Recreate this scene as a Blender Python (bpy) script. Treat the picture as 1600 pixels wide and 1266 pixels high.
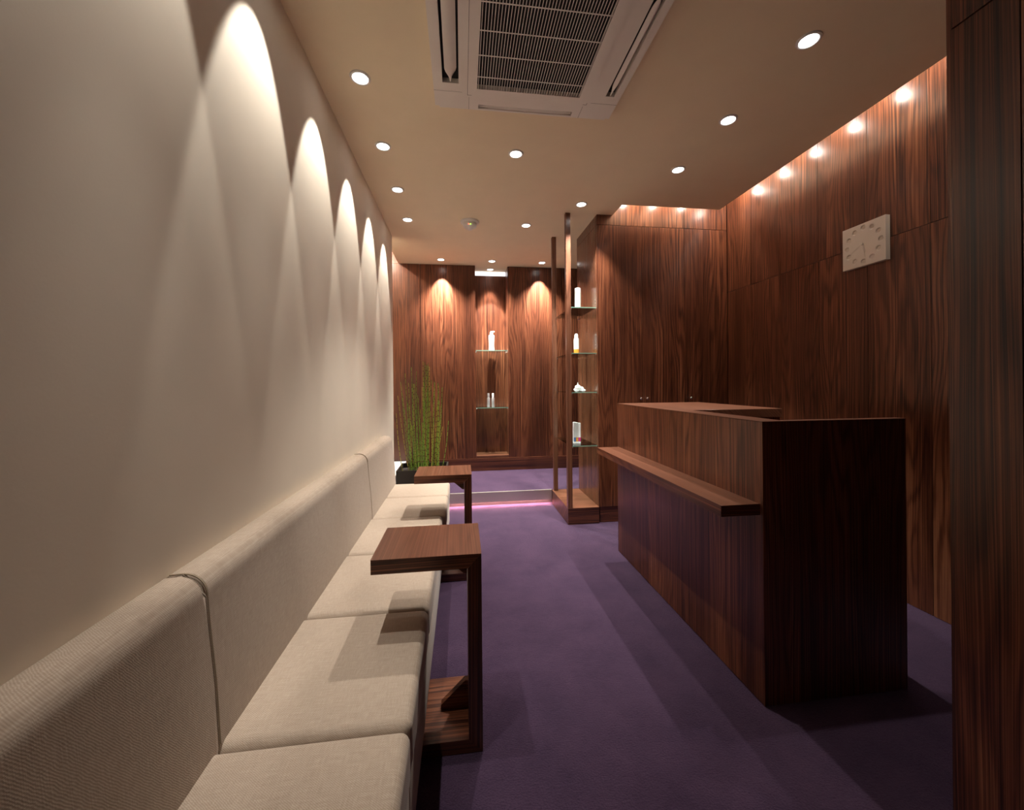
import bpy, bmesh, math, random
from mathutils import Vector, Matrix
random.seed(7)
for o in list(bpy.data.objects): bpy.data.objects.remove(o)
S = bpy.context.scene; C = S.collection

# ---------------------------------------------------------------- camera
FPX = 615.0; PX, PY = 801.0, 599.3; EYE = 1.25
psi = math.atan(79/615.0); phi = 0.0087
Fv = Vector((math.sin(psi), math.cos(psi), 0)); R0 = Vector((math.cos(psi), -math.sin(psi), 0)); U0 = Vector((0,0,1))
Uv = U0*math.cos(phi)+R0*math.sin(phi); Rv = R0*math.cos(phi)-U0*math.sin(phi)
cam = bpy.data.cameras.new('camera'); camo = bpy.data.objects.new('camera', cam); C.objects.link(camo)
cam.sensor_fit = 'HORIZONTAL'; cam.sensor_width = 36; cam.lens = FPX/1600*36
cam.shift_x = (800-PX)/1600; cam.shift_y = -(633-PY)/1600; cam.clip_start = .02
m = Matrix((Rv, Uv, -Fv)).transposed().to_4x4(); m.translation = (0,0,EYE); camo.matrix_world = m
S.camera = camo
# ---------------------------------------------------------------- world, exposure
W = bpy.data.worlds.new('world'); S.world = W; W.use_nodes = True
W.node_tree.nodes['Background'].inputs[0].default_value = (.02,.02,.02,1)
W.node_tree.nodes['Background'].inputs[1].default_value = 0.0
S.view_settings.view_transform = 'Standard'; S.view_settings.look = 'None'
S.view_settings.gamma = 1; S.view_settings.use_curve_mapping = False
S.view_settings.exposure = 0.52
LIGHT = 1.0          # overall lamp level

H = 2.75             # ceiling height
XL = -.69; XR = 2.46; YP = 3.38; YB = 5.01; ZP = .144; YS = 4.0
# ---------------------------------------------------------------- materials
def newmat(name):
    mt = bpy.data.materials.new(name); mt.use_nodes = True
    nt = mt.node_tree; b = nt.nodes['Principled BSDF']
    return mt, nt, b
def N(nt, t, **k):
    n = nt.nodes.new(t)
    for a, v in k.items(): setattr(n, a, v)
    return n
def math_(nt, op, a, b=None, c=None):
    n = N(nt, 'ShaderNodeMath', operation=op)
    for i, v in enumerate((a, b, c)):
        if v is None: continue
        if isinstance(v, (int, float)): n.inputs[i].default_value = v
        else: nt.links.new(v, n.inputs[i])
    return n.outputs[0]
def ramp(nt, fac, stops):
    r = N(nt, 'ShaderNodeValToRGB'); nt.links.new(fac, r.inputs[0])
    el = r.color_ramp.elements
    while len(el) < len(stops): el.new(.5)
    for e, (p, c) in zip(el, stops): e.position = p; e.color = (*c, 1)
    return r.outputs[0]
def noise(nt, vec, scale, detail=2, rough=.5):
    n = N(nt, 'ShaderNodeTexNoise'); n.inputs['Scale'].default_value = scale
    n.inputs['Detail'].default_value = detail; n.inputs['Roughness'].default_value = rough
    nt.links.new(vec, n.inputs['Vector']); return n.outputs['Fac']
def bump(nt, b, h, strength, dist):
    n = N(nt, 'ShaderNodeBump'); n.inputs['Strength'].default_value = strength; n.inputs['Distance'].default_value = dist
    nt.links.new(h, n.inputs['Height']); nt.links.new(n.outputs[0], b.inputs['Normal'])
def comb(nt, x, y, z):
    n = N(nt, 'ShaderNodeCombineXYZ')
    for i, v in enumerate((x, y, z)):
        if isinstance(v, (int, float)): n.inputs[i].default_value = v
        else: nt.links.new(v, n.inputs[i])
    return n.outputs[0]
def mixc(nt, fac, a, b, mode='MIX'):
    n = N(nt, 'ShaderNodeMix', data_type='RGBA', blend_type=mode)
    if isinstance(fac, (int, float)): n.inputs[0].default_value = fac
    else: nt.links.new(fac, n.inputs[0])
    for i, v in ((6, a), (7, b)):
        if isinstance(v, tuple): n.inputs[i].default_value = (*v, 1)
        else: nt.links.new(v, n.inputs[i])
    return n.outputs[2]

def wood(name, axis, dark=(.020,.0055,.0035), mid=(.150,.046,.021), light=(.32,.128,.060), rough=.30, freq=52.0):
    """striped rosewood veneer, grain running along the object's axis"""
    mt, nt, b = newmat(name)
    tc = N(nt, 'ShaderNodeTexCoord'); sp = N(nt, 'ShaderNodeSeparateXYZ'); nt.links.new(tc.outputs['Object'], sp.inputs[0])
    oi = N(nt, 'ShaderNodeObjectInfo'); rnd = oi.outputs['Random']
    g = sp.outputs[axis]
    others = [sp.outputs[i] for i in range(3) if i != axis]
    cr = math_(nt, 'ADD', others[0], others[1])
    cr = math_(nt, 'ADD', cr, math_(nt, 'MULTIPLY', rnd, 7.3))
    g2 = math_(nt, 'ADD', g, math_(nt, 'MULTIPLY', rnd, 11.1))
    M = lambda p, q: math_(nt, 'MULTIPLY', p, q)
    big = noise(nt, comb(nt, M(cr, 6.0), M(g2, .60), .3), 1.0, 1.5)
    wob = noise(nt, comb(nt, M(cr, 45.0), M(g2, 4.0), 1.3), 1.0, 2)
    ph = math_(nt, 'ADD', M(cr, freq*.45), M(big, 13.0)); ph = math_(nt, 'ADD', ph, M(wob, .8))
    st = math_(nt, 'MULTIPLY_ADD', math_(nt, 'SINE', M(ph, 6.2832)), .5, .5)          # growth rings, drawn out into cathedrals
    st = math_(nt, 'POWER', st, 2.2)
    bend = math_(nt, 'ADD', cr, M(big, .06))
    lines = noise(nt, comb(nt, M(bend, freq*4.8), M(g2, .55), 2.0), 1.0, 3, .65)          # irregular dark stripes
    fine = noise(nt, comb(nt, M(bend, 420.0), M(g2, 6.0), 4.0), 1.0, 3, .6)                # pores
    broad = noise(nt, comb(nt, M(cr, 8.0), M(g2, .6), 9.0), 1.0, 2)
    mask = math_(nt, 'MULTIPLY', math_(nt, 'SUBTRACT', noise(nt, comb(nt, M(cr, 3.0), M(g2, .3), 6.0), 1.0, 1), .30), 1.1)
    v = math_(nt, 'MULTIPLY', math_(nt, 'SUBTRACT', 1.0, M(st, .9)), mask)
    v = math_(nt, 'MULTIPLY', v, .55)
    lines = math_(nt, 'MULTIPLY_ADD', math_(nt, 'SUBTRACT', lines, .5), 1.5, .5)
    v = math_(nt, 'MULTIPLY_ADD', lines, .80, v)
    v = math_(nt, 'MULTIPLY_ADD', fine, .30, v)
    v = math_(nt, 'MULTIPLY_ADD', broad, .18, v)
    v = math_(nt, 'SUBTRACT', v, .135)
    col = ramp(nt, v, [(.34, dark), (.52, tuple(d*.6+x*.4 for d, x in zip(dark, mid))), (.66, mid), (.90, light)])
    nt.links.new(col, b.inputs['Base Color'])
    nt.links.new(math_(nt, 'MULTIPLY_ADD', fine, .10, rough-.05), b.inputs['Roughness'])
    b.inputs['Specular IOR Level'].default_value = .5
    bump(nt, b, fine, .06, .0006)
    return mt
WZ = wood('rosewood_vertical', 2); WX = wood('rosewood_crosswise', 0, freq=40); WY = wood('rosewood_lengthwise', 1, freq=40)
wal = dict(dark=(.085,.030,.017), mid=(.16,.064,.035), light=(.24,.105,.060), rough=.30, freq=40)
TX = wood('walnut_crosswise', 0, **wal); TZ = wood('walnut_vertical', 2, **wal); TY = wood('walnut_lengthwise', 1, **wal)

def plain(name, col, rough=.5, metal=0., spec=.5, bumpy=None):
    mt, nt, b = newmat(name)
    tc = N(nt, 'ShaderNodeTexCoord')
    n = noise(nt, tc.outputs['Object'], 6.0, 2)
    c = mixc(nt, n, tuple(x*.96 for x in col), tuple(min(1, x*1.04) for x in col)); nt.links.new(c, b.inputs['Base Color'])
    b.inputs['Roughness'].default_value = rough; b.inputs['Metallic'].default_value = metal
    b.inputs['Specular IOR Level'].default_value = spec
    if bumpy:
        h = noise(nt, tc.outputs['Object'], bumpy[0], 3); bump(nt, b, h, bumpy[1], bumpy[2])
    return mt
def emit(name, col, s):
    mt, nt, b = newmat(name)
    b.inputs['Base Color'].default_value = (*col, 1); b.inputs['Emission Color'].default_value = (*col, 1)
    b.inputs['Emission Strength'].default_value = s; return mt
M_WALL = plain('cream_plaster', (.80,.72,.60), .75, spec=.25, bumpy=(160, .10, .0015))
M_CEIL = plain('cream_ceiling_paint', (.88,.745,.545), .85, spec=.2)
M_WHITE = plain('white_enamel', (.80,.79,.77), .35)
M_ACW = plain('white_abs_plastic', (.86,.80,.74), .45)
M_BLACK = plain('black_interior', (.004,.004,.004), .8)
M_DARKGAP = plain('dark_joint', (.012,.005,.004), .8)
M_STEEL = plain('brushed_steel', (.80,.77,.66), .42, 1.0)
M_CHROME = plain('chrome', (.8,.8,.8), .12, 1.0)
M_PLANTER = plain('black_planter', (.018,.014,.011), .35)
M_SOIL = plain('dark_soil', (.02,.013,.009), .95, bumpy=(60, 1, .01))
M_LAMP = emit('lamp_face', (1, .98, .95), 9)
M_LAMPW = emit('cove_bulb', (1, .95, .92), 24)
M_LED = emit('pink_led', (1, .50, .52), 150)
M_PLASTER2 = plain('clock_plaster', (.74,.66,.58), .6)
def glassmat():
    mt, nt, b = newmat('shelf_glass')
    tr = N(nt, 'ShaderNodeBsdfTransparent'); tr.inputs[0].default_value = (.90,.955,.93,1)
    gl = N(nt, 'ShaderNodeBsdfGlossy'); gl.inputs['Roughness'].default_value = .02
    fr = N(nt, 'ShaderNodeFresnel'); fr.inputs[0].default_value = 1.5
    mx = N(nt, 'ShaderNodeMixShader'); nt.links.new(fr.outputs[0], mx.inputs[0]); nt.links.new(tr.outputs[0], mx.inputs[1]); nt.links.new(gl.outputs[0], mx.inputs[2])
    nt.links.new(mx.outputs[0], nt.nodes['Material Output'].inputs['Surface'])
    return mt
M_GLASS = glassmat()
M_GEDGE = plain('green_glass_edge', (.16,.30,.24), .15)

def carpetmat():
    mt, nt, b = newmat('purple_carpet')
    tc = N(nt, 'ShaderNodeTexCoord'); p = tc.outputs['Object']
    a = ramp(nt, noise(nt, p, 5.0, 5, .62), [(.32, (0,0,0)), (.68, (1,1,1))]); f = ramp(nt, noise(nt, p, 170, 3, .8), [(.33, (0,0,0)), (.67, (1,1,1))]); g = noise(nt, p, 45, 3, .65)
    c = mixc(nt, a, (.034,.017,.042), (.080,.042,.082))
    c = mixc(nt, math_(nt, 'MULTIPLY', f, .75), c, (.018,.009,.026))
    c = mixc(nt, math_(nt, 'MULTIPLY', g, .35), c, (.10,.06,.11))
    nt.links.new(c, b.inputs['Base Color']); b.inputs['Roughness'].default_value = .95
    b.inputs['Specular IOR Level'].default_value = .1
    b.inputs['Sheen Weight'].default_value = .2; b.inputs['Sheen Roughness'].default_value = .5
    b.inputs['Sheen Tint'].default_value = (.62,.45,.70,1)
    bump(nt, b, math_(nt, 'ADD', f, g), .9, .004); return mt
M_CARPET = carpetmat()
def fabricmat():
    mt, nt, b = newmat('beige_woven_fabric')
    tc = N(nt, 'ShaderNodeTexCoord'); sp = N(nt, 'ShaderNodeSeparateXYZ'); nt.links.new(tc.outputs['Object'], sp.inputs[0])
    x, y, z = sp.outputs
    u = math_(nt, 'ADD', x, z)                      # across the seat and up the back
    d = math_(nt, 'ADD', math_(nt, 'MULTIPLY', u, .75), math_(nt, 'MULTIPLY', y, 1.0))
    jit = noise(nt, comb(nt, math_(nt, 'MULTIPLY', u, 60.), math_(nt, 'MULTIPLY', y, 60.), 0), 1, 2)
    tw = math_(nt, 'MULTIPLY_ADD', math_(nt, 'SINE', math_(nt, 'ADD', math_(nt, 'MULTIPLY', d, 1500.), math_(nt, 'MULTIPLY', jit, 9.))), .5, .5)
    th = math_(nt, 'MULTIPLY_ADD', math_(nt, 'SINE', math_(nt, 'MULTIPLY', u, 2600.)), .5, .5)
    sl = noise(nt, comb(nt, math_(nt, 'MULTIPLY', u, 22.), math_(nt, 'MULTIPLY', y, 520.), 2), 1, 2, .6)
    sl2 = noise(nt, comb(nt, math_(nt, 'MULTIPLY', u, 420.), math_(nt, 'MULTIPLY', y, 30.), 5), 1, 2, .6)
    v = math_(nt, 'ADD', math_(nt, 'MULTIPLY', tw, .20), math_(nt, 'MULTIPLY', th, .10))
    v = math_(nt, 'MULTIPLY_ADD', sl, .45, v); v = math_(nt, 'MULTIPLY_ADD', sl2, .35, v)
    c = ramp(nt, v, [(.25, (.28,.212,.158)), (.60, (.43,.345,.270)), (.92, (.60,.515,.43))])
    nt.links.new(c, b.inputs['Base Color']); b.inputs['Roughness'].default_value = .85; b.inputs['Specular IOR Level'].default_value = .15
    b.inputs['Sheen Weight'].default_value = .15
    bump(nt, b, v, .45, .0012); return mt
M_FAB = fabricmat()
M_PIPING = plain('fabric_piping', (.30,.235,.165), .9)

# ---------------------------------------------------------------- helpers
def finish(name, bm, mat, parent=None, smooth=None, loc=None):
    me = bpy.data.meshes.new(name)
    p = parent
    off = Vector((0,0,0))
    while p is not None: off = off + p.location; p = p.parent
    if parent is None and loc is not None: off = Vector(loc)
    if off.length: bmesh.ops.translate(bm, verts=bm.verts, vec=-off)
    bmesh.ops.recalc_face_normals(bm, faces=bm.faces)
    bm.to_mesh(me); bm.free()
    for mm in (mat if isinstance(mat, (list, tuple)) else [mat]): me.materials.append(mm)
    o = bpy.data.objects.new(name, me); C.objects.link(o)
    if parent is not None: o.parent = parent
    elif loc is not None: o.location = loc
    if smooth is not None:
        for p_ in me.polygons: p_.use_smooth = True
        me.set_sharp_from_angle(angle=math.radians(smooth))
    return o
def box(bm, x0, x1, y0, y1, z0, z1, bev=0, seg=2, mi=0):
    r = bmesh.ops.create_cube(bm, size=1)
    vs = r['verts']
    for v in vs: v.co = Vector((x0+(v.co.x+.5)*(x1-x0), y0+(v.co.y+.5)*(y1-y0), z0+(v.co.z+.5)*(z1-z0)))
    fs = set(f for v in vs for f in v.link_faces)
    for f in fs: f.material_index = mi
    if bev:
        es = list(set(e for v in vs for e in v.link_edges))
        bmesh.ops.bevel(bm, geom=es, offset=bev, segments=seg, affect='EDGES', profile=.5)
    return vs
def boxo(name, b, mat, parent=None, bev=0, seg=2, smooth=None, loc=None):
    bm = bmesh.new(); box(bm, *b, bev=bev, seg=seg)
    return finish(name, bm, mat, parent, smooth if smooth is not None else (40 if bev else None), loc)
def cyl(bm, c, r, h, seg=24, r2=None, axis='Z', mi=0):
    rot = {'Z': Matrix(), 'X': Matrix.Rotation(math.pi/2, 4, 'Y'), 'Y': Matrix.Rotation(-math.pi/2, 4, 'X')}[axis]
    res = bmesh.ops.create_cone(bm, cap_ends=True, segments=seg, radius1=r, radius2=r if r2 is None else r2, depth=h,
                                matrix=Matrix.Translation(c) @ rot)
    for f in set(f for v in res['verts'] for f in v.link_faces): f.material_index = mi
    return res['verts']
def lathe(bm, prof, c=(0,0,0), seg=24, mi=0):
    """prof: (r, z) list bottom to top"""
    rings = []
    for r, z in prof:
        if r < 1e-5: rings.append([bm.verts.new((c[0], c[1], c[2]+z))])
        else: rings.append([bm.verts.new((c[0]+r*math.cos(2*math.pi*i/seg), c[1]+r*math.sin(2*math.pi*i/seg), c[2]+z)) for i in range(seg)])
    for a, b in zip(rings, rings[1:]):
        for i in range(seg):
            j = (i+1) % seg
            if len(a) == 1 and len(b) == 1: continue
            if len(a) == 1: f = bm.faces.new((a[0], b[i], b[j]))
            elif len(b) == 1: f = bm.faces.new((a[i], b[0], a[j]))
            else: f = bm.faces.new((a[i], b[i], b[j], a[j]))
            f.material_index = mi
def prism(bm, pts, a0, a1, plane='XZ', mi=0):
    """polygon pts in a plane, extruded along the third axis from a0 to a1"""
    def P(p, a): return {'XZ': (p[0], a, p[1]), 'YZ': (a, p[0], p[1]), 'XY': (p[0], p[1], a)}[plane]
    A = [bm.verts.new(P(p, a0)) for p in pts]; B = [bm.verts.new(P(p, a1)) for p in pts]
    fs = [bm.faces.new(A), bm.faces.new(list(reversed(B)))]
    n = len(pts)
    for i in range(n): fs.append(bm.faces.new((A[i], B[i], B[(i+1) % n], A[(i+1) % n])))
    for f in fs: f.material_index = mi
def plate(bm, x0, x1, y0, y1, holes, z0, z1):
    """flat plate with rectangular holes"""
    xs = sorted({x0, x1, *[h[0] for h in holes], *[h[1] for h in holes]})
    ys = sorted({y0, y1, *[h[2] for h in holes], *[h[3] for h in holes]})
    vt = {}; faces = []
    def V(x, y):
        if (x, y) not in vt: vt[(x, y)] = bm.verts.new((x, y, z0))
        return vt[(x, y)]
    for a, b in zip(xs, xs[1:]):
        for c, d in zip(ys, ys[1:]):
            mx, my = (a+b)/2, (c+d)/2
            if any(h[0] < mx < h[1] and h[2] < my < h[3] for h in holes): continue
            faces.append(bm.faces.new((V(a, c), V(b, c), V(b, d), V(a, d))))
    r = bmesh.ops.extrude_face_region(bm, geom=faces)
    bmesh.ops.translate(bm, verts=[g for g in r['geom'] if isinstance(g, bmesh.types.BMVert)], vec=(0, 0, z1-z0))
def thing(name, label, cat, loc, group=None):
    o = bpy.data.objects.new(name, None); C.objects.link(o); o.location = loc; o.empty_display_size = .05
    o['label'] = label; o['category'] = cat
    if group: o['group'] = group
    return o
def tag(o, label, cat, group=None):
    o['label'] = label; o['category'] = cat
    if group: o['group'] = group
    return o
def struct(o, label=None):
    o['kind'] = 'structure'
    if label: o['label'] = label
    return o
def smooth_bevel_box(b, bev, seg=4):
    bm = bmesh.new(); box(bm, *b, bev=bev, seg=seg); return bm

# ---------------------------------------------------------------- the setting
# floor: lower carpet, raised carpeted platform
struct(boxo('floor', (XL-.75, XR+.1, -1.7, YB+.45, -.1, 0), M_CARPET), 'dark purple cut-pile carpet')
struct(boxo('floor_platform', (XL-.70, 2.35, YS+.004, YB-.001, .06, ZP), M_CARPET), 'raised platform with purple carpet')
bm = bmesh.new(); box(bm, XL-.65, .912, YS-.004, YS+.003, .046, ZP+.001); box(bm, XL-.65, .912, YS-.004, YS+.012, ZP+.0012, ZP+.003)
struct(finish('trim_1', bm, M_STEEL), 'brushed steel nosing of the platform step')
struct(boxo('trim_2', (XL-.65, 2.3, YS+.05, YS+.09, 0, .0595), M_DARKGAP))
t = tag(boxo('led_strip', (-.60, .90, YS+.0045, YS+.016, .0475, .053), M_LED), 'pink light strip hidden beneath the steel step edge', 'light strip')
# walls
struct(boxo('wall_left', (XL-.12, XL, -1.6, 4.10, 0, H+.3), M_WALL), 'smooth cream plaster wall behind the bench')
struct(boxo('wall_rear', (-1.5, 2.7, -1.8, -1.6, 0, H+.3), M_WALL))
# right wall: panels with recessed joints
wr = struct(boxo('wall_right', (XR+.014, XR+.12, .4, YP+.7, 0, 3.05), M_DARKGAP), 'wall of dark striped rosewood panels')
ys = [.80, 1.125, 1.452, 1.78, 2.106, 2.437, 2.767, 3.074, YP]
for i in range(len(ys)-1):
    for z0, z1 in ((.002, 2.0765), (2.0795, 3.03)):
        boxo('panel', (XR, XR+.0135, ys[i]+.0012, ys[i+1]-.0012, z0, z1), WZ, wr)
# back wall with niche
NX0, NX1, NYB, NZ0 = .176, .590, 5.285, .334
wb = struct(boxo('wall_back', (-1.5, 2.5, YB+.31, YB+.40, 0, 3.05), M_DARKGAP), 'wall of striped brown rosewood panels with a niche')
for x0, x1, z0, z1 in ((-1.40,-.513,.305,2.749),(-1.40,-.513,2.753,3.03),(-.510,NX0,.305,2.748),(NX1,1.30,.305,2.748),(1.303,2.3,.305,2.748)):
    boxo('panel', (x0, x1-.0015, YB, YB+.02, z0, z1), WZ, wb)
boxo('niche_back', (NX0-.02, NX1+.02, NYB, NYB+.015, NZ0, 2.695), WZ, wb)
boxo('niche_side', (NX0-.022, NX0-.001, YB+.0205, NYB-.0005, NZ0, H), WZ, wb)
boxo('niche_side', (NX1-.0005, NX1+.022, YB+.0205, NYB-.0005, NZ0, H), WZ, wb)
boxo('niche_floor', (NX0, NX1-.001, YB, NYB-.0005, NZ0-.028, NZ0-.001), TX, wb)
boxo('niche_light_strip', (NX0, NX1-.001, NYB-.012, NYB, 2.697, H-.001), emit('niche_tube', (.93,.94,1), .95), wb)
struct(boxo('baseboard_back', (-.70, 2.3, YB-.012, YB+.02, ZP+.0005, .3025), WX), 'dark wood baseboard with horizontal grain')
struct(boxo('wall_alcove', (-1.42, -1.40, 4.1, YB+.3, 0, 3.05), WZ))
struct(boxo('wall_alcove_end', (-1.40, XL-.121, 4.05, 4.099, 0, 3.05), M_WALL))
struct(boxo('wall_far_right', (2.30, 2.34, YP+.71, YB+.3, 0, 3.05), WZ))
# wing wall at the entrance
ww = struct(boxo('wall_entrance', (1.169, 1.30, -1.6, .790, 0, H), M_DARKGAP), 'very dark rosewood panelled wall end in the foreground')
for y0, y1 in ((.676, .790), (.2, .6735), (-.6, .1975)):
    for z0, z1 in ((.002, 2.076), (2.080, H-.002)):
        boxo('panel', (1.155, 1.1685, y0, y1, z0, z1), WZ, ww)
boxo('end_panel', (1.1555, 1.30, .7905, .8005, .002, H-.002), WZ, ww)
# ceiling with a light slot along the right wall and the cabinet wall
bm = bmesh.new()
box(bm, XL, 2.24, -1.6, 3.175, H, H+.04); box(bm, XL, 1.35, 3.175, 4.10, H, H+.04)
box(bm, 1.35, 2.30, YP+.025, 4.10, H, H+.04)
box(bm, -.77, 2.30, 4.10, YB+.02, H, H+.04); box(bm, NX0-.02, NX1+.02, YB+.02, NYB+.03, H, H+.04)
box(bm, 2.24, XR+.1, -1.6, .80, H, H+.04)
ce = struct(finish('ceiling', bm, M_CEIL), 'matt cream ceiling')
bm = bmesh.new(); box(bm, -1.5, XR+.15, -1.8, YB+.45, 3.05, 3.12)
struct(finish('ceiling_upper', bm, M_CEIL))
struct(boxo('trim_3', (2.20, 2.24, .80, 3.175, H+.041, 2.86), M_CEIL)); struct(boxo('trim_4', (1.35, 2.20, 3.135, 3.175, H+.041, 2.86), M_CEIL))

# ---------------------------------------------------------------- lamps
def spot(name, loc, aim, half, blend, watts, col, parent, radius=.016):
    l = bpy.data.lights.new(name, 'SPOT'); l.energy = watts*LIGHT; l.spot_size = math.radians(half*2); l.spot_blend = blend
    l.color = col; l.shadow_soft_size = radius
    o = bpy.data.objects.new(name, l); C.objects.link(o)
    d = Vector(aim).normalized(); o.rotation_euler = d.to_track_quat('-Z', 'Y').to_euler()
    o.parent = parent; o.location = Vector(loc)-parent.location
    return o
COOL = (1.0, .94, .86); WARM = (1.0, .90, .78)
ring_me = lens_me = None
def downlight(x, y, label, group, tilt=None, core=(22, .22, 40), spill=(50, .5, 22), col=COOL, stilt=None):
    global ring_me, lens_me
    t = thing('downlight', label, 'ceiling light', (x, y, H), group)
    if ring_me is None:
        bm = bmesh.new()
        lathe(bm, [(.036,-.001),(.037,-.006),(.041,-.0075),(.047,-.005),(.049,-.0008),(.049,-.0004),(.036,-.0004),(.036,-.001)], (x,y,H), 32)
        r = finish('trim_ring', bm, M_WHITE, t, 40); ring_me = r.data
        bm = bmesh.new(); lathe(bm, [(0,-.0022),(.030,-.0022),(.0358,-.0012),(.0358,-.0005),(0,-.0005)], (x,y,H), 24)
        l = finish('lens', bm, M_LAMP, t, 40); lens_me = l.data
    else:
        for nm, me in (('trim_ring', ring_me), ('lens', lens_me)):
            o = bpy.data.objects.new(nm, me); C.objects.link(o); o.parent = t
    p = (x, y, H-.012)
    if tilt: ax, ay, deg = tilt; k = math.tan(math.radians(deg)); aim = (ax*k, ay*k, -1)
    else: aim = (0, 0, -1)
    if core: spot('spot_core', p, aim, *core, col, t)
    if spill:
        sa = (0,0,-1) if not stilt else (stilt[0]*math.tan(math.radians(stilt[2])), stilt[1]*math.tan(math.radians(stilt[2])), -1)
        spot('spot_spill', p, sa, *spill, col, t)
    return t
for i in range(6):
    y = 3.67-.5573*i
    downlight(-.48, y, 'round recessed downlight along the cream wall, %s from the panelled back wall' % ('first','second','third','fourth','fifth','sixth')[i], 'downlights along the cream wall', (-1,0,20), (22.5,.18,(28,27,26,25,24,18)[i]), (20,1,(14,17,27,40,50,54)[i]), stilt=(1,0,5))
for i in range(3):
    downlight(1.525, 2.604-.5273*i, 'round recessed downlight above the reception desk, %s from the cabinet wall' % ('first','second','third')[i], 'downlights above the reception desk', None, (28,.6,(34,28,22)[i]), (30,.4,(20,16,14)[i]))
downlight(.361, 2.543, 'round recessed downlight beside the air conditioner, above the open carpet', 'open', None, (28,.7,80), (46,.6,80))['group'] = 'downlights over the carpet'
downlight(.615, 3.685, 'round recessed downlight between the smoke detector and the display shelf', 'x', (1,.15,17), (19,.6,110), (40,.8,55))['group'] = 'downlights over the carpet'
downlight(1.005, 3.20, 'round recessed downlight in front of the display shelf posts', 'x', None, (28,.7,90), (46,.6,90))['group'] = 'downlights over the carpet'
for x, w in ((-.24, 'above the planter side of the back wall'), (.375, 'just in front of the wall niche'), (.997, 'at the back wall beside the display shelf')):
    downlight(x, 4.806, 'round recessed downlight '+w, 'downlights at the back wall', (0,1,29), (21.5,.30,105), (46,1,200), stilt=(0,-1,0))
downlight(.378, 5.16, 'round recessed downlight inside the top of the wall niche', 'x', None, (26,.3,60), (40,1,60), stilt=(0,-1,10))['group'] = 'niche light'
# lamps in the slot above the right wall
def slotlamp(x, y, label, group, w=1.6):
    t = thing('cove_lamp', label, 'cove lamp', (x, y, 3.048), group)
    D = .055
    bm = bmesh.new(); lathe(bm, [(0,-.028-D),(.016,-.028-D),(.016,-.001),(0,-.001)], (x,y,3.048), 16); finish('lamp_holder', bm, M_WHITE, t, 40)
    bm = bmesh.new(); lathe(bm, [(0,-.075-D),(.012,-.071-D),(.019,-.058-D),(.017,-.042-D),(.010,-.029-D),(0,-.029-D)], (x,y,3.048), 16); finish('bulb', bm, M_LAMPW, t, 60)
    l = bpy.data.lights.new('glow', 'POINT'); l.energy = w*LIGHT; l.color = WARM; l.shadow_soft_size = .02
    o = bpy.data.objects.new('glow', l); C.objects.link(o); o.parent = t; o.location = (0,0,-.085-D)
for i in range(8):
    slotlamp(2.35, 3.13-.2855*i, 'small warm bulb in the ceiling slot along the right wall', 'bulbs in the ceiling slot')
for x in (1.50, 1.79, 2.08):
    slotlamp(x, 3.27, 'small warm bulb in the ceiling slot before the cabinet wall', 'bulbs in the cabinet slot', 3.0)
for x, y in ((-1.0, 4.45), (-1.0, 4.8)):
    slotlamp(x, y, 'small warm bulb in the alcove recess left of the planter', 'alcove bulbs', 14.0)

# ---------------------------------------------------------------- cabinet wall behind the desk
kb = thing('wall_cabinet', 'full-height rosewood cabinet wall with round knobs behind the desk', 'cabinet', (1.83, YP, 0))
boxo('body', (1.2145, 2.455, YP+.021, 3.985, .004, H-.002), M_DARKGAP, kb)
boxo('toe_kick', (1.2145, 2.455, YP+.012, YP+.0205, .004, .140), WX, kb)
xs = [1.200, 1.618, 2.030, 2.456]
for i in range(3):
    d = boxo('door', (xs[i]+.0015, xs[i+1]-.0015, YP, YP+.0205, .143, 2.656), WZ, kb)
    for kx in {0: [1.592], 1: [1.652], 2: [2.072]}[i]:
        bm = bmesh.new(); cyl(bm, (kx, YP-.010, 1.105), .0045, .020, 12, axis='Y')
        bmesh.ops.create_uvsphere(bm, u_segments=16, v_segments=10, radius=.0125, matrix=Matrix.Translation((kx, YP-.026, 1.105)))
        finish('knob', bm, M_CHROME, d, 60)
boxo('upper_panel', (1.2015, 1.3480, YP, YP+.0205, 2.660, H-.001), WZ, kb)
boxo('upper_panel', (1.3485, 2.0285, YP, YP+.0205, 2.660, 3.04), WZ, kb)
boxo('upper_panel', (2.0315, 2.4545, YP, YP+.0205, 2.660, 3.04), WZ, kb)
WS = wood('rosewood_polished', 2, rough=.20, dark=(.05,.018,.010), mid=(.16,.062,.032), light=(.24,.105,.058))
boxo('side_panel', (1.200, 1.2140, YP+.021, 3.985, .146, 2.656), WS, kb)
boxo('side_panel', (1.200, 1.2140, YP+.021, 3.985, 2.660, H-.002), WS, kb)

# ---------------------------------------------------------------- reception desk
dk = thing('reception_desk', 'tall dark rosewood reception desk with a ledge along its front', 'desk', (1.45, 2.1, 0))
DZ = 1.093
boxo('front_panel', (1.14, 1.245, 1.3775, 2.80, .003, DZ), WZ, dk, .0012, 1)
boxo('end_panel', (1.2455, 1.775, 1.3775, 1.412, .003, DZ), WZ, dk, .0012, 1)
boxo('corner_post', (1.14, 1.245, 1.375, 1.3773, .003, DZ), WZ, dk)
boxo('end_facing', (1.2453, 1.775, 1.375, 1.3773, .003, DZ), WZ, dk)
boxo('top_edge', (1.139, 1.246, 1.374, 2.80, DZ+.0003, DZ+.0025), TY, dk)
boxo('top_edge', (1.2462, 1.776, 1.374, 1.413, DZ+.0003, DZ+.0025), TX, dk)
boxo('return_top', (1.2465, 1.79, 2.01, 2.80, DZ-.045, DZ+.0025), TY, dk, .001, 1)
boxo('return_body', (1.2465, 1.785, 2.02, 2.795, .003, DZ-.0455), WZ, dk)
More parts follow.
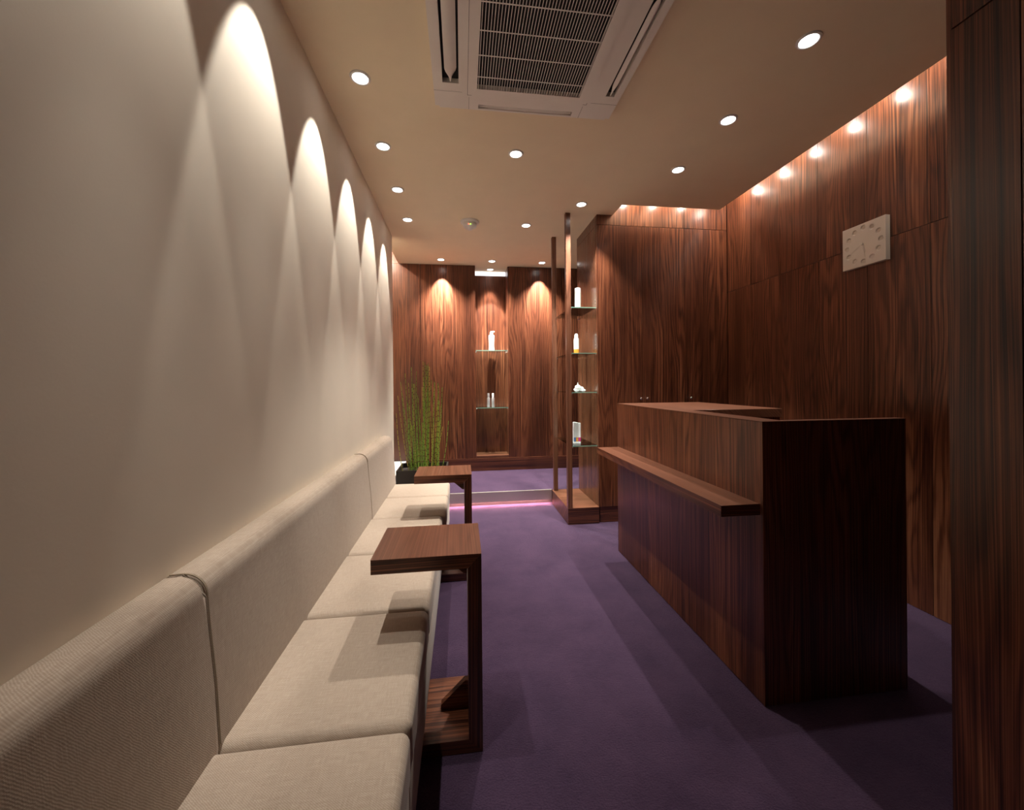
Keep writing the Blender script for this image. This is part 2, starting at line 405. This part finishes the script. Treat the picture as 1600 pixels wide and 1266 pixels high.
boxo('work_top', (1.2465, 1.77, 1.4125, 2.0195, .69, .72), WY, dk)
bm = bmesh.new(); box(bm, .978, 1.1395, 1.39, 2.78, .733, .776, .0008, 1)
lg = finish('ledge', bm, TY, dk)
boxo('ledge_facing', (.9765, .9778, 1.39, 2.78, .733, .7755), WY, lg); boxo('ledge_facing', (.978, 1.139, 1.3885, 1.3898, .733, .7755), WX, lg)
# (the near end of the ledge is a little short of the corner)

# ---------------------------------------------------------------- display shelf
ds = thing('display_shelf', 'rosewood display stand with two slim posts and four glass shelves', 'shelf', (1.06, 3.68, 0))
bm = bmesh.new(); box(bm, .916, 1.1995, 3.372, 3.992, .002, ZP-.004); finish('base', bm, WX, ds)
boxo('base_top', (.914, 1.1995, 3.370, 3.992, ZP-.0038, ZP+.002), TX, ds)
boxo('post', (.916, .958, 3.373, 3.418, ZP+.0025, H-.001), TZ, ds, .001, 1)
boxo('post', (.926, .968, 3.945, 3.988, ZP+.0025, H-.001), TZ, ds, .001, 1)
SZ = [1.915, 1.508, 1.160, .684]
for z in SZ:
    g = boxo('glass_shelf', (.9625, 1.192, 3.387, 3.980, z, z+.008), M_GLASS, ds)
    boxo('glass_edge', (.9625, 1.192, 3.3845, 3.3868, z, z+.008), M_GEDGE, g)
    for px, py, s in ((.9655, 3.405, 1), (.9715, 3.966, 1), (1.1935, 3.41, -1), (1.1935, 3.95, -1)):
        bm = bmesh.new(); cyl(bm, (px, py, z-.006), .0055, .011, 12, axis='X'); finish('shelf_pin', bm, M_CHROME, ds, 40)
    for dz in (.055, .085, -.06):
        for px, py in ((.9588, 3.395), (1.1992, 3.43), (1.1992, 3.93), (.9688, 3.966)):
            bm = bmesh.new(); cyl(bm, (px, py, z+dz), .0035, .0009, 10, axis='X'); finish('pin_socket', bm, M_CHROME, ds)

# ---------------------------------------------------------------- bottles
M_BWHITE = plain('white_plastic', (.86,.87,.90), .25); M_BCLEAR = plain('pale_lotion', (.80,.86,.78), .15)
M_BORANGE = plain('orange_liquid', (.85,.36,.05), .2); M_BGREY = plain('silver_aluminium', (.62,.62,.64), .3, .7)
M_BLUE = plain('blue_print', (.08,.18,.42), .5); M_ORG = plain('orange_print', (.80,.30,.05), .5); M_PINK = plain('magenta_print', (.60,.03,.22), .5)
def bottle(label, parts, loc, group=None, name='bottle'):
    t = thing(name, label, 'bottle', loc, group)
    for nm, prof, mat in parts:
        bm = bmesh.new(); lathe(bm, prof, loc, 24); finish(nm, bm, mat, t, 50)
    return t
# tall slim bottle on the topmost shelf
z = SZ[0]+.0085
bottle('tall slim white bottle with pale green contents on topmost glass shelf', [
    ('body', [(0,0),(.026,0),(.029,.004),(.029,.19),(.0285,.196),(0,.196)], M_BCLEAR),
    ('cap', [(.0292,.1965),(.0295,.20),(.0295,.237),(.026,.242),(0,.242)], M_BWHITE)], (1.115, 3.69, z))
z = SZ[1]+.0085
bottle('rounded white bottle with an orange lower half on a glass shelf', [
    ('liquid_band', [(0,0),(.022,0),(.025,.004),(.025,.058),(0,.058)], M_BORANGE),
    ('body', [(.025,.0585),(.025,.15),(.021,.166),(.018,.172),(0,.172)], M_BWHITE),
    ('cap', [(.0185,.1725),(.019,.176),(.0175,.198),(.010,.208),(0,.210)], M_BWHITE)], (1.10, 3.70, z))
# folded white cloth ornament with little knob
z = SZ[2]+.0085
t = thing('ornament', 'small white lumpy ornament with pointed tip on a glass shelf', 'ornament', (1.09, 3.60, z))
for i, (dx, dy, dz, r, sx, sz) in enumerate(((-.012,-.01,.034,.030,1,1.0),(.022,.0,.024,.026,1.1,.9),(.0,.012,.02,.036,1.25,.55),(.038,-.012,.012,.020,1.3,.6),(-.022,-.012,.012,.022,1.2,.55))):
    bm = bmesh.new(); bmesh.ops.create_uvsphere(bm, u_segments=20, v_segments=12, radius=r)
    for v in bm.verts:
        k = 1+.10*math.sin(9*v.co.x/r+i)*math.sin(7*v.co.z/r)
        v.co = Vector((v.co.x*sx*k, v.co.y*k, max(v.co.z*sz*k, -dz+.0005)))
    bmesh.ops.translate(bm, verts=bm.verts, vec=(1.09+dx, 3.60+dy, z+dz)); finish('lobe', bm, M_BWHITE, t, 80)
bm = bmesh.new(); lathe(bm, [(.006,.060),(.0045,.072),(.002,.084),(0,.086)], (1.078, 3.59, z), 12); finish('tip', bm, M_BWHITE, t, 60)
# three slim cartons on the lowest shelf
z = SZ[3]+.0085
for i, (mt, nm) in enumerate(((M_BLUE, 'blue'), (M_ORG, 'orange'), (M_PINK, 'magenta'))):
    x0 = 1.012+i*.0225; hh = .196-.004*i
    t = thing('carton', 'slim white product carton with %s foot band on lowest glass shelf' % nm, 'carton', (x0, 3.53, z), 'cartons on the lowest shelf')
    boxo('box', (x0, x0+.0215, 3.515, 3.545, z, z+hh), M_BWHITE, t, .0008, 1)
    boxo('colour_band', (x0+.0004, x0+.0211, 3.5143, 3.5149, z+.018, z+.056), mt, t)
# niche shelves and bottles
for z, nm in ((1.668, 'upper'), (.935, 'lower')):
    t = thing('niche_shelf', '%s glass shelf in the wall niche' % nm, 'glass shelf', (.383, 5.15, z), 'niche shelves')
    boxo('glass', (NX0+.0015, NX1-.003, 5.034, NYB-.002, z, z+.010), M_GLASS, t)
    boxo('glass_edge', (NX0+.0015, NX1-.003, 5.0315, 5.0338, z, z+.010), M_GEDGE, t)
    for px in (NX0+.0065, NX1-.008):
        for py in (5.06, 5.25):
            bm = bmesh.new(); cyl(bm, (px, py, z-.0055), .005, .0105, 12, axis='X'); finish('shelf_pin', bm, M_CHROME, t, 40)
z = 1.6785
t = bottle('tall white pump bottle on the upper niche shelf', [
    ('body', [(0,0),(.034,0),(.037,.004),(.037,.196),(.034,.202),(0,.202)], M_BWHITE),
    ('pump_collar', [(.022,.2025),(.022,.232),(.018,.240),(0,.240)], M_BWHITE)], (.386, 5.13, z), None, 'pump_bottle')
boxo('pump_spout', (.372, .428, 5.122, 5.138, z+.2405, z+.256), M_BWHITE, t, .004, 2)
for x, mt, lab in ((.338, M_BGREY, 'small silver bottle with a grey cap on lower niche shelf'), (.398, M_BWHITE, 'small silver bottle with a white cap on lower niche shelf')):
    bottle(lab, [('body', [(0,0),(.018,0),(.020,.003),(.020,.115),(.013,.128),(0,.128)], M_BGREY),
                 ('cap', [(.014,.1285),(.014,.176),(.012,.180),(0,.180)], mt)], (x, 5.12, .9455), 'bottles on the lower niche shelf')

# ---------------------------------------------------------------- bench sofas
def sofa(y0, y1, seats, label, zs=.402, xf=-.132):
    t = thing('bench_sofa', label, 'sofa', (-.41, (y0+y1)/2, 0), 'bench sofas along the cream wall')
    boxo('plinth', (XL+.01, -.36, y0+.004, y1-.004, .0, .0595), M_BLACK, t)
    bm = smooth_bevel_box((XL+.003, xf-.006, y0+.003, y1-.003, .060, .27), .008, 2); finish('base', bm, M_FAB, t, 50)
    # back cushion: rounded profile, front face leaning slightly
    prof = [(XL+.002, zs-.12), (-.572, zs-.12), (-.572, zs), (-.580, zs+.15), (-.594, zs+.30)]
    c0 = (-.648, .760)
    for k in range(9):
        a = math.radians(-4+94*k/8); prof.append((c0[0]+.050*math.cos(a), c0[1]+.052*math.sin(a)))
    prof += [(XL+.012, .811), (XL+.002, .803)]
    bm = bmesh.new(); prism(bm, prof, y0+.001, y1-.001)
    ends = [e for e in bm.edges if abs(e.verts[0].co.y-e.verts[1].co.y) < 1e-5 and e.verts[0].co.x+e.verts[1].co.x > 2*XL+.01]
    bmesh.ops.bevel(bm, geom=ends, offset=.008, segments=3, affect='EDGES', clamp_overlap=False)
    bk = finish('back_cushion', bm, M_FAB, t, 50)
    for ye in (y0+.0045,):          # piping round the visible ends
        bm = bmesh.new(); pts = [(-.5725, zs+.004)]+prof[3:14]+[(XL+.012, .811)]
        tube(bm, [(p[0], ye, p[1]) for p in pts], .0022, 6); finish('piping', bm, M_PIPING, bk, 60)
    for a, b in seats:
        bm = smooth_bevel_box((-.668, xf, a+.0012, b-.0012, .272, zs), .026, 5)
        for v in bm.verts:
            if v.co.z > zs-.004: v.co.z += .004*math.sin(math.pi*min(1, max(0, (v.co.y-a)/(b-a))))*math.sin(math.pi*min(1, max(0, (v.co.x+.69)/.56)))
        finish('seat_cushion', bm, M_FAB, t, 60)
    return t
def tube(bm, pts, r, seg=8, mi=0, radii=None):
    rings = []
    for i, p in enumerate(pts):
        p = Vector(p); a = Vector(pts[max(0, i-1)]); b = Vector(pts[min(len(pts)-1, i+1)]); d = (b-a).normalized()
        u = d.orthogonal().normalized() if i == 0 else (u-d*u.dot(d)).normalized()
        w = d.cross(u); rr = radii[i] if radii else r
        rings.append([bm.verts.new(p+(u*math.cos(2*math.pi*k/seg)+w*math.sin(2*math.pi*k/seg))*rr) for k in range(seg)])
    for A, B in zip(rings, rings[1:]):
        for k in range(seg):
            f = bm.faces.new((A[k], A[(k+1) % seg], B[(k+1) % seg], B[k])); f.material_index = mi
    for q in (rings[0][::-1], rings[-1]):
        f = bm.faces.new(q); f.material_index = mi
    return rings
sofa(-.56, 1.003, [(-.56, -.04), (-.04, .48), (.48, 1.003)], 'beige woven bench sofa section, the longest run beside the entrance')
sofa(1.005, 2.588, [(1.005, 1.525), (1.525, 2.056), (2.056, 2.588)], 'beige woven bench sofa section between the entrance section and the short end section')
sofa(2.590, 3.485, [(2.590, 3.07), (3.07, 3.485)], 'short beige woven bench sofa section at the end beside the black planter', .396, -.112)

# ---------------------------------------------------------------- C-shaped side tables
def ctable(x0, x1, y0, y1, label):
    t = thing('side_table', label, 'side table', ((x0+x1)/2, (y0+y1)/2, 0), 'C-shaped side tables')
    ZT = .672; TH = .047; xm = x1-TH
    def pr(name, pts, a0, a1, mat):
        bm = bmesh.new(); prism(bm, pts, a0, a1); return finish(name, bm, mat, t)
    pr('table_top', [(x0, ZT-TH), (xm-.0005, ZT-TH), (x1-.0005, ZT-.0003), (x0, ZT-.0003)], y0, y1, WX)
    boxo('top_veneer', (x0-.0005, x1+.0005, y0-.0005, y1+.0005, ZT, ZT+.0015), TY, t)
    pr('upright', [(xm, ZT-TH-.0005), (xm, TH+.0005), (x1, .0005), (x1, ZT-.0008)], y0, y1, WZ)
    pr('foot', [(x0+.02, .002), (x1-.0006, .002), (xm-.0006, TH), (x0+.02, TH)], y0, y1, WX)
    ym = (y0+y1)/2
    pr('brace', [(xm-.0008, ZT-TH-.001), (xm-.0008, ZT-TH-.080), (xm-.012, ZT-TH-.080), (xm-.090, ZT-TH-.012), (xm-.090, ZT-TH-.001)], ym-.012, ym+.012, WX)
    pr('brace', [(xm-.0008, TH+.001), (xm-.0008, TH+.100), (xm-.012, TH+.100), (xm-.100, TH+.018), (xm-.100, TH+.001)], ym-.012, ym+.012, WX)
ctable(-.303, .060, 1.340, 1.635, 'dark wood C-shaped side table over the bench section between the two others')
ctable(-.303, .055, 2.520, 2.815, 'dark wood C-shaped side table over the end bench section beside the planter')

# ---------------------------------------------------------------- planter with horsetail reeds
pl = thing('planter', 'black square planter box of tall green horsetail reeds', 'potted plant', (-.41, 4.25, ZP))
bm = bmesh.new(); X0, X1, Y0, Y1, ZT = -.663, -.158, 4.05, 4.46, .382
box(bm, X0, X1, Y0, Y0+.018, ZP+.001, ZT); box(bm, X0, X1, Y1-.018, Y1, ZP+.001, ZT)
box(bm, X0, X0+.018, Y0+.018, Y1-.018, ZP+.001, ZT); box(bm, X1-.018, X1, Y0+.018, Y1-.018, ZP+.001, ZT)
box(bm, X0+.018, X1-.018, Y0+.018, Y1-.018, ZP+.001, ZP+.02)
finish('box', bm, M_PLANTER, pl)
boxo('soil', (X0+.0185, X1-.0185, Y0+.0185, Y1-.0185, ZP+.021, .335), M_SOIL, pl)
M_REED = plain('reed_green', (.20,.34,.045), .45); M_REED2 = plain('reed_yellow_green', (.40,.38,.06), .5); M_NODE = plain('reed_node', (.10,.045,.015), .6)
def reed(x, y, x2, y2, h, mat):
    bm = bmesh.new(); n = max(6, int(h/.055)); pts = []; rad = []; ids = []
    R = random.uniform(.0040, .0056); bow = random.uniform(-.012, .012)
    def at(s): return (x+(x2-x)*s+bow*math.sin(math.pi*s), y+(y2-y)*s, .336+h*s)
    P = []; RR = []; K = []
    for i in range(n):
        s0 = i/n; s1 = (i+1)/n; e = .10/n
        k = 1-.45*s0
        P += [at(s0), at(s0+e), at(s1-e*.6)]; RR += [R*k*1.22, R*k, R*k*.97]
    P.append(at(1)); RR.append(R*.25)
    rings = tube(bm, P, R, 6, 0, RR)
    bm.faces.ensure_lookup_table()
    for i in range(len(P)-1):
        if i % 3 == 0 or i % 3 == 2:
            for k in range(6): bm.faces[i*6+k].material_index = 1
    finish('stem', bm, [mat, M_NODE], pl, 50)
for i in range(54):
    a = random.gauss(-.40, .074); b = random.uniform(4.13, 4.38)
    hh = random.uniform(.45, .95) if i % 3 else random.uniform(.85, 1.17)
    reed(a, b, a+(a+.40)*.35+random.gauss(0, .025), b+random.uniform(-.03, .03), hh, M_REED if random.random() < .7 else M_REED2)
reed(-.612, 4.16, -.672, 4.16, .62, M_REED2); reed(-.555, 4.2, -.663, 4.2, .80, M_REED2); reed(-.30, 4.2, -.205, 4.19, .47, M_REED2)
reed(-.52, 4.3, -.535, 4.3, 1.1, M_REED); reed(-.27, 4.25, -.262, 4.25, .75, M_REED2); reed(-.255, 4.28, -.23, 4.28, .6, M_REED2)
tag(boxo('plinth', (-1.39, XL-.003, 4.115, YB-.013, ZP+.001, .300), M_WHITE, None, .002, 1, loc=(-1.0, 4.5, ZP)), 'low white plinth beside the planter at the back wall', 'plinth')

# ---------------------------------------------------------------- ceiling air conditioner
ac = thing('air_conditioner', 'large square ceiling cassette air conditioner with slatted grille', 'air conditioner', (.348, 1.64, H))
cx, cy, hw = .348, 1.640, .475; zb = 2.718
GX, GY = .262, .318          # grille half sizes
so = []
def loc4(f):
    return f
holes = [(cx-GX, cx+GX, cy-GY, cy+GY),
         (cx-.43, cx-.352, cy-.255, cy+.300), (cx+.395, cx+.442, cy-.255, cy+.300),
         (cx-.25, cx+.256, cy+.434, cy+.464), (cx-.25, cx+.256, cy-.464, cy-.434)]
bm = bmesh.new(); plate(bm, cx-hw, cx+hw, cy-hw, cy+hw, holes, zb, H-.0005)
def corner(e):
    a, b = e.verts
    return abs(a.co.x-b.co.x) < 1e-5 and abs(a.co.y-b.co.y) < 1e-5 and abs(abs(a.co.x-cx)-hw) < 1e-4 and abs(abs(a.co.y-cy)-hw) < 1e-4
bmesh.ops.bevel(bm, geom=[e for e in bm.edges if corner(e)], offset=.022, segments=4, affect='EDGES')
finish('panel', bm, M_ACW, ac, 30)
# raised frame around the grille, with a thin seam line outside it
bm = bmesh.new(); plate(bm, cx-GX-.045, cx+GX+.052, cy-GY-.05, cy+GY+.052, [(cx-GX, cx+GX, cy-GY, cy+GY)], zb-.005, zb-.0003)
cc = [e for e in bm.edges if abs(e.verts[0].co.x-e.verts[1].co.x) < 1e-5 and abs(e.verts[0].co.y-e.verts[1].co.y) < 1e-5 and (abs(e.verts[0].co.x-cx) > GX+.03 and abs(e.verts[0].co.y-cy) > GY+.03)]
bmesh.ops.bevel(bm, geom=cc, offset=.02, segments=4, affect='EDGES'); finish('grille_frame', bm, M_ACW, ac, 30)
bm = bmesh.new(); plate(bm, cx-GX-.047, cx+GX+.054, cy-GY-.052, cy+GY+.054, [(cx-GX-.0452, cx+GX+.0522, cy-GY-.0502, cy+GY+.0522)], zb-.0006, zb-.0002); finish('frame_seam', bm, plain('grille_seam', (.16,.12,.10), .7), ac)
boxo('filter_cavity', (cx-GX+.0005, cx+GX-.0005, cy-GY+.0005, cy+GY-.0005, zb+.018, zb+.022), M_BLACK, ac)
n = 41; sm = None
for i in range(n):
    x = cx-GX+(i+.5)*2*GX/n
    if sm is None:
        sm = boxo('slat', (x-.0013, x+.0013, cy-GY+.0005, cy+GY-.0005, zb-.0045, zb-.0015), M_ACW, ac); x_0 = x
    else:
        o = bpy.data.objects.new('slat', sm.data); C.objects.link(o); o.parent = ac; o.location = (x-x_0, 0, 0)
for k in range(6):
    y = cy+GY-.079-.1245*k if k < 5 else cy-GY+.02
    boxo('crossbar', (cx-GX+.0005, cx+GX-.0005, y-.0025, y+.0025, zb-.0056, zb-.0046), M_ACW, ac)
# louvre flaps in the four outlets
def flap(horizontal, u0, u1, v, w, name='louvre'):
    bm = bmesh.new(); n = 28; rows = []
    for i in range(n+1):
        s = i/n; u = u0+(u1-u0)*s
        e = min(s, 1-s); k = max(0, min(1, (e-.02)/.12)); k = k*k*(3-2*k)
        half = .004+(w-.004)*k
        prof = [(-half, .0), (half*.2, -.006*k), (half, .009)]
        rows.append([(u, v+a, zb+.003+b) for a, b in prof])
    vs = []
    for r in rows:
        vs.append([bm.verts.new((p[0], p[1], p[2]) if horizontal else (p[1], p[0], p[2])) for p in r])
    for A, B in zip(vs, vs[1:]):
        for k in range(2): bm.faces.new((A[k], B[k], B[k+1], A[k+1]))
    r = bmesh.ops.extrude_face_region(bm, geom=bm.faces[:])
    bmesh.ops.translate(bm, verts=[g for g in r['geom'] if isinstance(g, bmesh.types.BMVert)], vec=(0,0,.003))
    finish(name, bm, M_ACW, ac, 50)
for h in holes[1:]:
    boxo('outlet_cavity', (h[0]+.0005, h[1]-.0005, h[2]+.0005, h[3]-.0005, zb+.024, zb+.028), M_BLACK, ac)
flap(False, cy-.25, cy+.295, cx-.390, .028); flap(False, cy-.25, cy+.295, cx+.420, .016)
flap(True, cx-.245, cx+.251, cy+.450, .012); flap(True, cx-.245, cx+.251, cy-.450, .012)
M_SEAM = plain('panel_seam', (.16,.12,.10), .7)
for sx in (-1, 1):
    for sy in (-1, 1):
        bm = bmesh.new()
        x = cx+sx*.300; y = cy+sy*.355
        box(bm, x-.0007, x+.0007, min(y+sy*.03, cy+sy*hw), max(y+sy*.03, cy+sy*hw), zb-.0004, zb-.0001)
        x2 = cx+sx*.325
        box(bm, min(x2+sx*.01, cx+sx*hw), max(x2+sx*.01, cx+sx*hw), y-.0007, y+.0007, zb-.0004, zb-.0001)
        finish('corner_seam', bm, M_SEAM, ac)

# ---------------------------------------------------------------- smoke detector
sd = thing('smoke_detector', 'round white ceiling smoke detector with red and green lights', 'smoke detector', (.083, 3.66, H))
bm = bmesh.new(); lathe(bm, [(0,-.020),(.070,-.020),(.084,-.014),(.087,-.004),(.087,-.0005),(0,-.0005)], (.083,3.66,H), 40); finish('base', bm, M_WHITE, sd, 40)
bm = bmesh.new(); lathe(bm, [(0,-.074),(.022,-.073),(.030,-.066),(.056,-.052),(.066,-.036),(.066,-.0205),(0,-.0205)], (.083,3.66,H), 40); finish('dome', bm, M_WHITE, sd, 40)
for dx, mt in ((-.012, emit('red_led', (1,.16,.10), 1.3)), (.007, emit('green_led', (.45,1,.12), 1.6))):
    bm = bmesh.new(); bmesh.ops.create_uvsphere(bm, u_segments=10, v_segments=8, radius=.006, matrix=Matrix.Translation((.083+dx, 3.66-.061, H-.045))); finish('indicator', bm, mt, sd, 60)

# ---------------------------------------------------------------- wall clock
cy0, cz0, cs = 2.105, 2.078, .129; xf = XR-.030
ck = thing('wall_clock', 'square off-white wall clock with twelve dimples for hours', 'clock', (XR, cy0, cz0))
bm = bmesh.new(); n = 130; G = []
def dent(u, v):
    d = 0
    for k in range(12):
        a = k*math.pi/6; pu, pv = .103*math.sin(a), .103*math.cos(a)
        r = math.hypot(u-pu, v-pv)
        if r < .0155: d = max(d, .0070*min(1, (.0155-r)/.003)*(.35+.65*(v-pv+.0155)/.031))
    return d
for i in range(n+1):
    G.append([])
    for j in range(n+1):
        u = -cs+2*cs*i/n; v = -cs+2*cs*j/n
        G[-1].append(bm.verts.new((xf+dent(u, v), cy0-u, cz0+v)))
for i in range(n):
    for j in range(n): bm.faces.new((G[i][j], G[i+1][j], G[i+1][j+1], G[i][j+1]))
rim = [G[i][0] for i in range(n)]+[G[n][j] for j in range(n)]+[G[i][n] for i in range(n, 0, -1)]+[G[0][j] for j in range(n, 0, -1)]
back = [bm.verts.new((XR-.001, v.co.y, v.co.z)) for v in rim]
for i in range(len(rim)): bm.faces.new((rim[i], back[i], back[(i+1) % len(rim)], rim[(i+1) % len(rim)]))
bm.faces.new(back)
finish('face', bm, M_PLASTER2, ck, 35)
def hand(name, deg, l0, l1, w, dx):
    a = math.radians(deg); du, dv = math.sin(a), math.cos(a); bm = bmesh.new()
    vs = []
    for s, ww in ((-l0, w), (l1, w*.7)):
        for q in (-1, 1):
            u = du*s-dv*q*ww; v = dv*s+du*q*ww
            vs.append(bm.verts.new((xf-dx, cy0-u, cz0+v)))
    f = bm.faces.new((vs[0], vs[1], vs[3], vs[2])); r = bmesh.ops.extrude_face_region(bm, geom=[f])
    bmesh.ops.translate(bm, verts=[g for g in r['geom'] if isinstance(g, bmesh.types.BMVert)], vec=(.0012,0,0)); finish(name, bm, M_PLASTER2, ck)
hand('hour_hand', 164, .014, .052, .0032, .006); hand('minute_hand', 168, .016, .082, .0024, .0085); hand('second_hand', 240, .018, .075, .0008, .011)
bm = bmesh.new(); cyl(bm, (xf-.007, cy0, cz0), .005, .0125, 16, axis='X'); finish('spindle', bm, M_PLASTER2, ck, 40)
